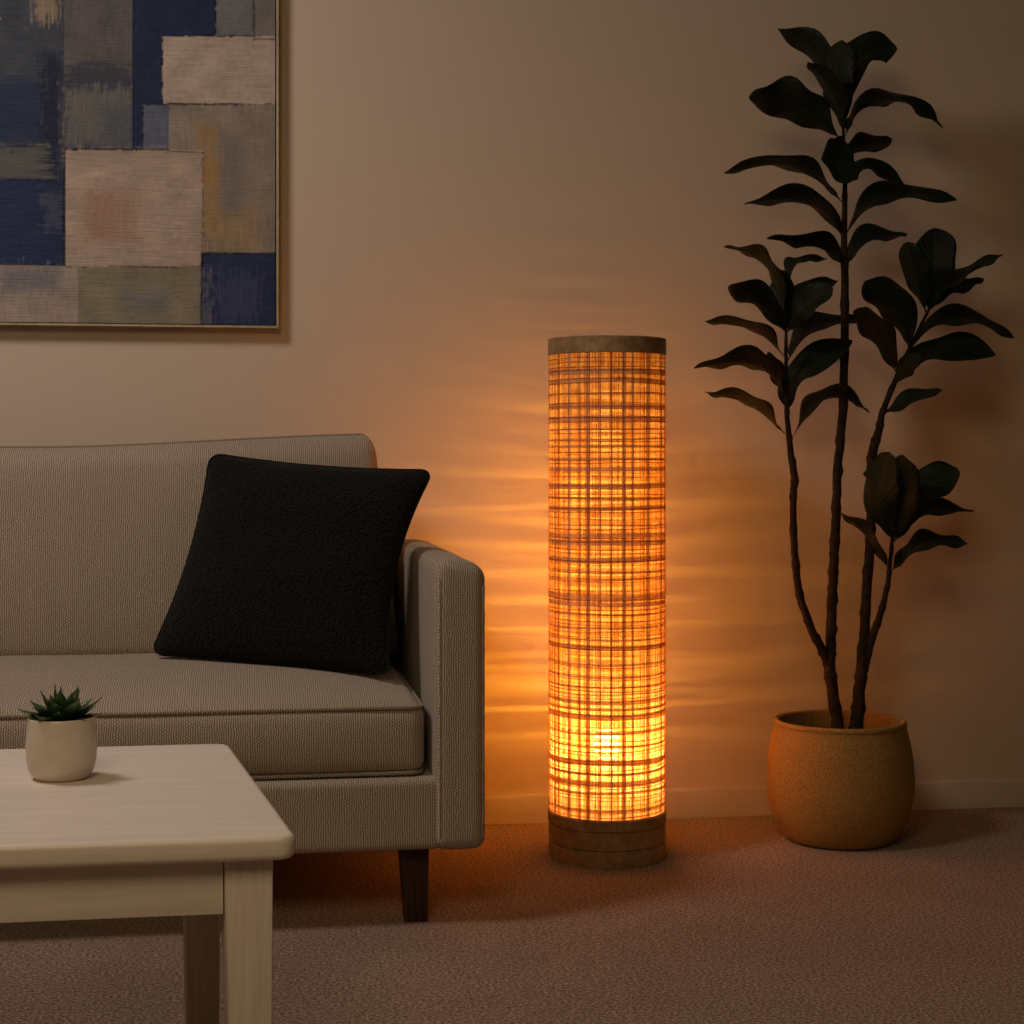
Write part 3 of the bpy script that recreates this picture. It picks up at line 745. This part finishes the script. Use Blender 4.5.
def leaf(bm, pts, app, full=None, dtip=0.0, D0=PD, fold=0.28, wave=0.06, seed=0, flip=1, sharp=None):
    """pts: base, (middle points), tip in photo measure; app: seen width; dtip: how far the tip reaches towards (-) or from (+) the viewer"""
    r_ = random.Random(seed*131+7)
    L = bm.loops.layers.uv.verify()
    if sharp is None: sharp = 1.0 if app < 24 else 0.25
    n = len(pts); q = [(x, y, D0+dtip*i/(n-1)) for i, (x, y) in enumerate(pts)]
    S = spline(q, 24//(n-1)); pos = [at(*s) for s in S]; N = len(pos)-1
    length = sum((pos[i+1]-pos[i]).length for i in range(N))
    W = max(app*D0/FPX, (full if full else 0.46)*length); W = min(W, 0.105)
    ca = min(1.0, app*D0/FPX/W); phi = math.acos(ca)*flip
    rows = []; M = 10
    k1, k2 = r_.uniform(2.2, 3.6), r_.uniform(0, 6)
    for i, p in enumerate(pos):
        t = i/N; a = pos[max(0, i-1)]; b = pos[min(N, i+1)]; T = (b-a).normalized()
        V = VIEW(p); S_ = T.cross(V).normalized(); F = (V-T*V.dot(T)).normalized()
        wd = S_*math.cos(phi)+F*math.sin(phi); nr = T.cross(wd).normalized()
        if nr.z < 0: nr = -nr
        tt = max(0.0, (t-0.07)/0.93)
        u_ = 0.60-0.08*sharp
        prof = 0 if tt <= 0 else (math.sin(math.pi/2*min(1, tt/u_))**(0.95) if tt < u_ else (1-((tt-u_)/(1-u_))**(2.3-0.9*sharp))**(0.62+0.35*sharp))
        half = max(0.0014, W/2*prof)
        if i == N: half = 0.0012
        row = []
        for j in range(M+1):
            s = 2*j/M-1
            wob = 1+0.07*math.sin(k1*6*t+k2+(1.3 if s > 0 else 0))*abs(s)
            off = fold*half*(abs(s)**1.3)*0.8 - fold*half*0.35 + wave*W*math.sin(k1*5.2*t+k2*1.7+(2.1 if s > 0 else 0))*s*s*min(1, half/(W*0.2)) 
            q_ = p+wd*half*s*wob+nr*off
            # keep clear of the wall
            q_.y = min(q_.y, WY-0.02)
            row.append(bm.verts.new(q_))
        rows.append(row)
    for i in range(N):
        for j in range(M):
            f = bm.faces.new((rows[i][j], rows[i][j+1], rows[i+1][j+1], rows[i+1][j]))
            for l, (ii, jj) in zip(f.loops, ((i, j), (i, j+1), (i+1, j+1), (i+1, j))): l[L].uv = (jj/M, ii/N)
def foliage(parent, leaves, D0):
    bm = bmesh.new()
    for k, lf in enumerate(leaves):
        pts, app = lf[0], lf[1]; kw = dict(lf[2]) if len(lf) > 2 else {}
        kw.setdefault('D0', D0); leaf(bm, pts, app, seed=k+int(D0*100), **kw)
    me_bm = bm
    # give the blades a thickness of their own
    o = finish('foliage', me_bm, LEAF, parent, angle=180)
    md = o.modifiers.new('thickness', 'SOLIDIFY'); md.thickness = 0.0009; md.offset = 0
    return o
DM, DL, DR_, DB = 3.45, 3.42, 3.46, 3.44
main = finish('stem', stem_bm([(838, 738, DM, 14), (836, 713, DM, 12.5), (830, 671, DM, 12), (831, 640, DM, 11), (832, 600, DM, 10.5), (834, 560, DM, 10), (836, 515, DM, 9.5), (838, 464, DM, 9), (842, 421, DM, 9), (844.5, 354, DM, 8.5), (845, 287, DM, 8), (844, 235, DM, 6.5), (845, 190, DM, 5), (843.5, 150, DM, 4), (843.5, 120, DM, 2.5)]), BARK, fig)
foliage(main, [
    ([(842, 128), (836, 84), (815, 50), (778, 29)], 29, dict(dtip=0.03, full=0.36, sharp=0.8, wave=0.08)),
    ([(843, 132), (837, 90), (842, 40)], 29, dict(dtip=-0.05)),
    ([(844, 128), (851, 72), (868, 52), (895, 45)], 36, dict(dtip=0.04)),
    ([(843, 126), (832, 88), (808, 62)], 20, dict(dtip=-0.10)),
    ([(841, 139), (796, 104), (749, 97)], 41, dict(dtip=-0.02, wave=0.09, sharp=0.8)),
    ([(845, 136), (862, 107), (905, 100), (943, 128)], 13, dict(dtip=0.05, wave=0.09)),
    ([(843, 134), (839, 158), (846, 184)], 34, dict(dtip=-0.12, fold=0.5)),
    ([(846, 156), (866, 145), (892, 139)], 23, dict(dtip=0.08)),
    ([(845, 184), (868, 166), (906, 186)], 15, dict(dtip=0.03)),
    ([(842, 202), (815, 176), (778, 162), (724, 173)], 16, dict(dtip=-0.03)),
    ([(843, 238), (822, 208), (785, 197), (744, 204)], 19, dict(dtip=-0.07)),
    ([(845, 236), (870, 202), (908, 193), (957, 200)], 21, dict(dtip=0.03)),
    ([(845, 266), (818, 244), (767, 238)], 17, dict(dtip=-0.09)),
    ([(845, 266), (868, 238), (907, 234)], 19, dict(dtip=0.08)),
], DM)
left = finish('stem', stem_bm([(831, 684, DM, 8), (828, 666, DM, 9), (822, 650, DL+.02, 9), (811, 628, DL, 8.5), (799.5, 594, DL, 8), (794.5, 552, DL, 7.6), (793, 501, DL, 7.2), (794.5, 478, DL, 8), (790, 447, DL, 6.5), (787, 411, DL, 5), (786, 360, DL, 4), (786, 325, DL, 2.5)]), BARK, fig)
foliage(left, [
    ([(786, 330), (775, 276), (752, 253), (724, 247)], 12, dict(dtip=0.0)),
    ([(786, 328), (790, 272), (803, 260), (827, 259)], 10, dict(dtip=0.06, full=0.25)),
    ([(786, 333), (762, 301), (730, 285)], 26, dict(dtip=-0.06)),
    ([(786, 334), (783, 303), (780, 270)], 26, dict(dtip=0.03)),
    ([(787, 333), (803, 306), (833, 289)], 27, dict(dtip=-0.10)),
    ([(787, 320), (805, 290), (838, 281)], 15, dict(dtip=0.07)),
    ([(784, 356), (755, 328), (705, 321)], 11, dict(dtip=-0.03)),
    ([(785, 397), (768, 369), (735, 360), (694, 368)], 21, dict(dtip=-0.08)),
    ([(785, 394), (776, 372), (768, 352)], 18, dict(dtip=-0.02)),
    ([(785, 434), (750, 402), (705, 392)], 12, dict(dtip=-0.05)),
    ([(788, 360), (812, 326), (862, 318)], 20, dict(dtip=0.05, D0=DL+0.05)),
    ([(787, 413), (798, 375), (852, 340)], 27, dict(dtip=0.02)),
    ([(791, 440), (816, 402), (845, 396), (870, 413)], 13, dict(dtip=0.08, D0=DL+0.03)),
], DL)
right = finish('stem', stem_bm([(855, 738, DR_, 15), (857, 713, DR_, 13.5), (861, 671, DR_, 11.5), (864.6, 628, DR_, 10.5), (868, 571.5, DR_, 10), (871, 515, DR_, 9.5), (872, 478, DR_, 10), (872, 455, DR_, 10), (879, 430, DR_, 8), (883, 411, DR_, 6.5), (895, 381, DR_, 5.5), (910, 348, DR_, 4.5), (928, 311, DR_, 2.5)]), BARK, fig)
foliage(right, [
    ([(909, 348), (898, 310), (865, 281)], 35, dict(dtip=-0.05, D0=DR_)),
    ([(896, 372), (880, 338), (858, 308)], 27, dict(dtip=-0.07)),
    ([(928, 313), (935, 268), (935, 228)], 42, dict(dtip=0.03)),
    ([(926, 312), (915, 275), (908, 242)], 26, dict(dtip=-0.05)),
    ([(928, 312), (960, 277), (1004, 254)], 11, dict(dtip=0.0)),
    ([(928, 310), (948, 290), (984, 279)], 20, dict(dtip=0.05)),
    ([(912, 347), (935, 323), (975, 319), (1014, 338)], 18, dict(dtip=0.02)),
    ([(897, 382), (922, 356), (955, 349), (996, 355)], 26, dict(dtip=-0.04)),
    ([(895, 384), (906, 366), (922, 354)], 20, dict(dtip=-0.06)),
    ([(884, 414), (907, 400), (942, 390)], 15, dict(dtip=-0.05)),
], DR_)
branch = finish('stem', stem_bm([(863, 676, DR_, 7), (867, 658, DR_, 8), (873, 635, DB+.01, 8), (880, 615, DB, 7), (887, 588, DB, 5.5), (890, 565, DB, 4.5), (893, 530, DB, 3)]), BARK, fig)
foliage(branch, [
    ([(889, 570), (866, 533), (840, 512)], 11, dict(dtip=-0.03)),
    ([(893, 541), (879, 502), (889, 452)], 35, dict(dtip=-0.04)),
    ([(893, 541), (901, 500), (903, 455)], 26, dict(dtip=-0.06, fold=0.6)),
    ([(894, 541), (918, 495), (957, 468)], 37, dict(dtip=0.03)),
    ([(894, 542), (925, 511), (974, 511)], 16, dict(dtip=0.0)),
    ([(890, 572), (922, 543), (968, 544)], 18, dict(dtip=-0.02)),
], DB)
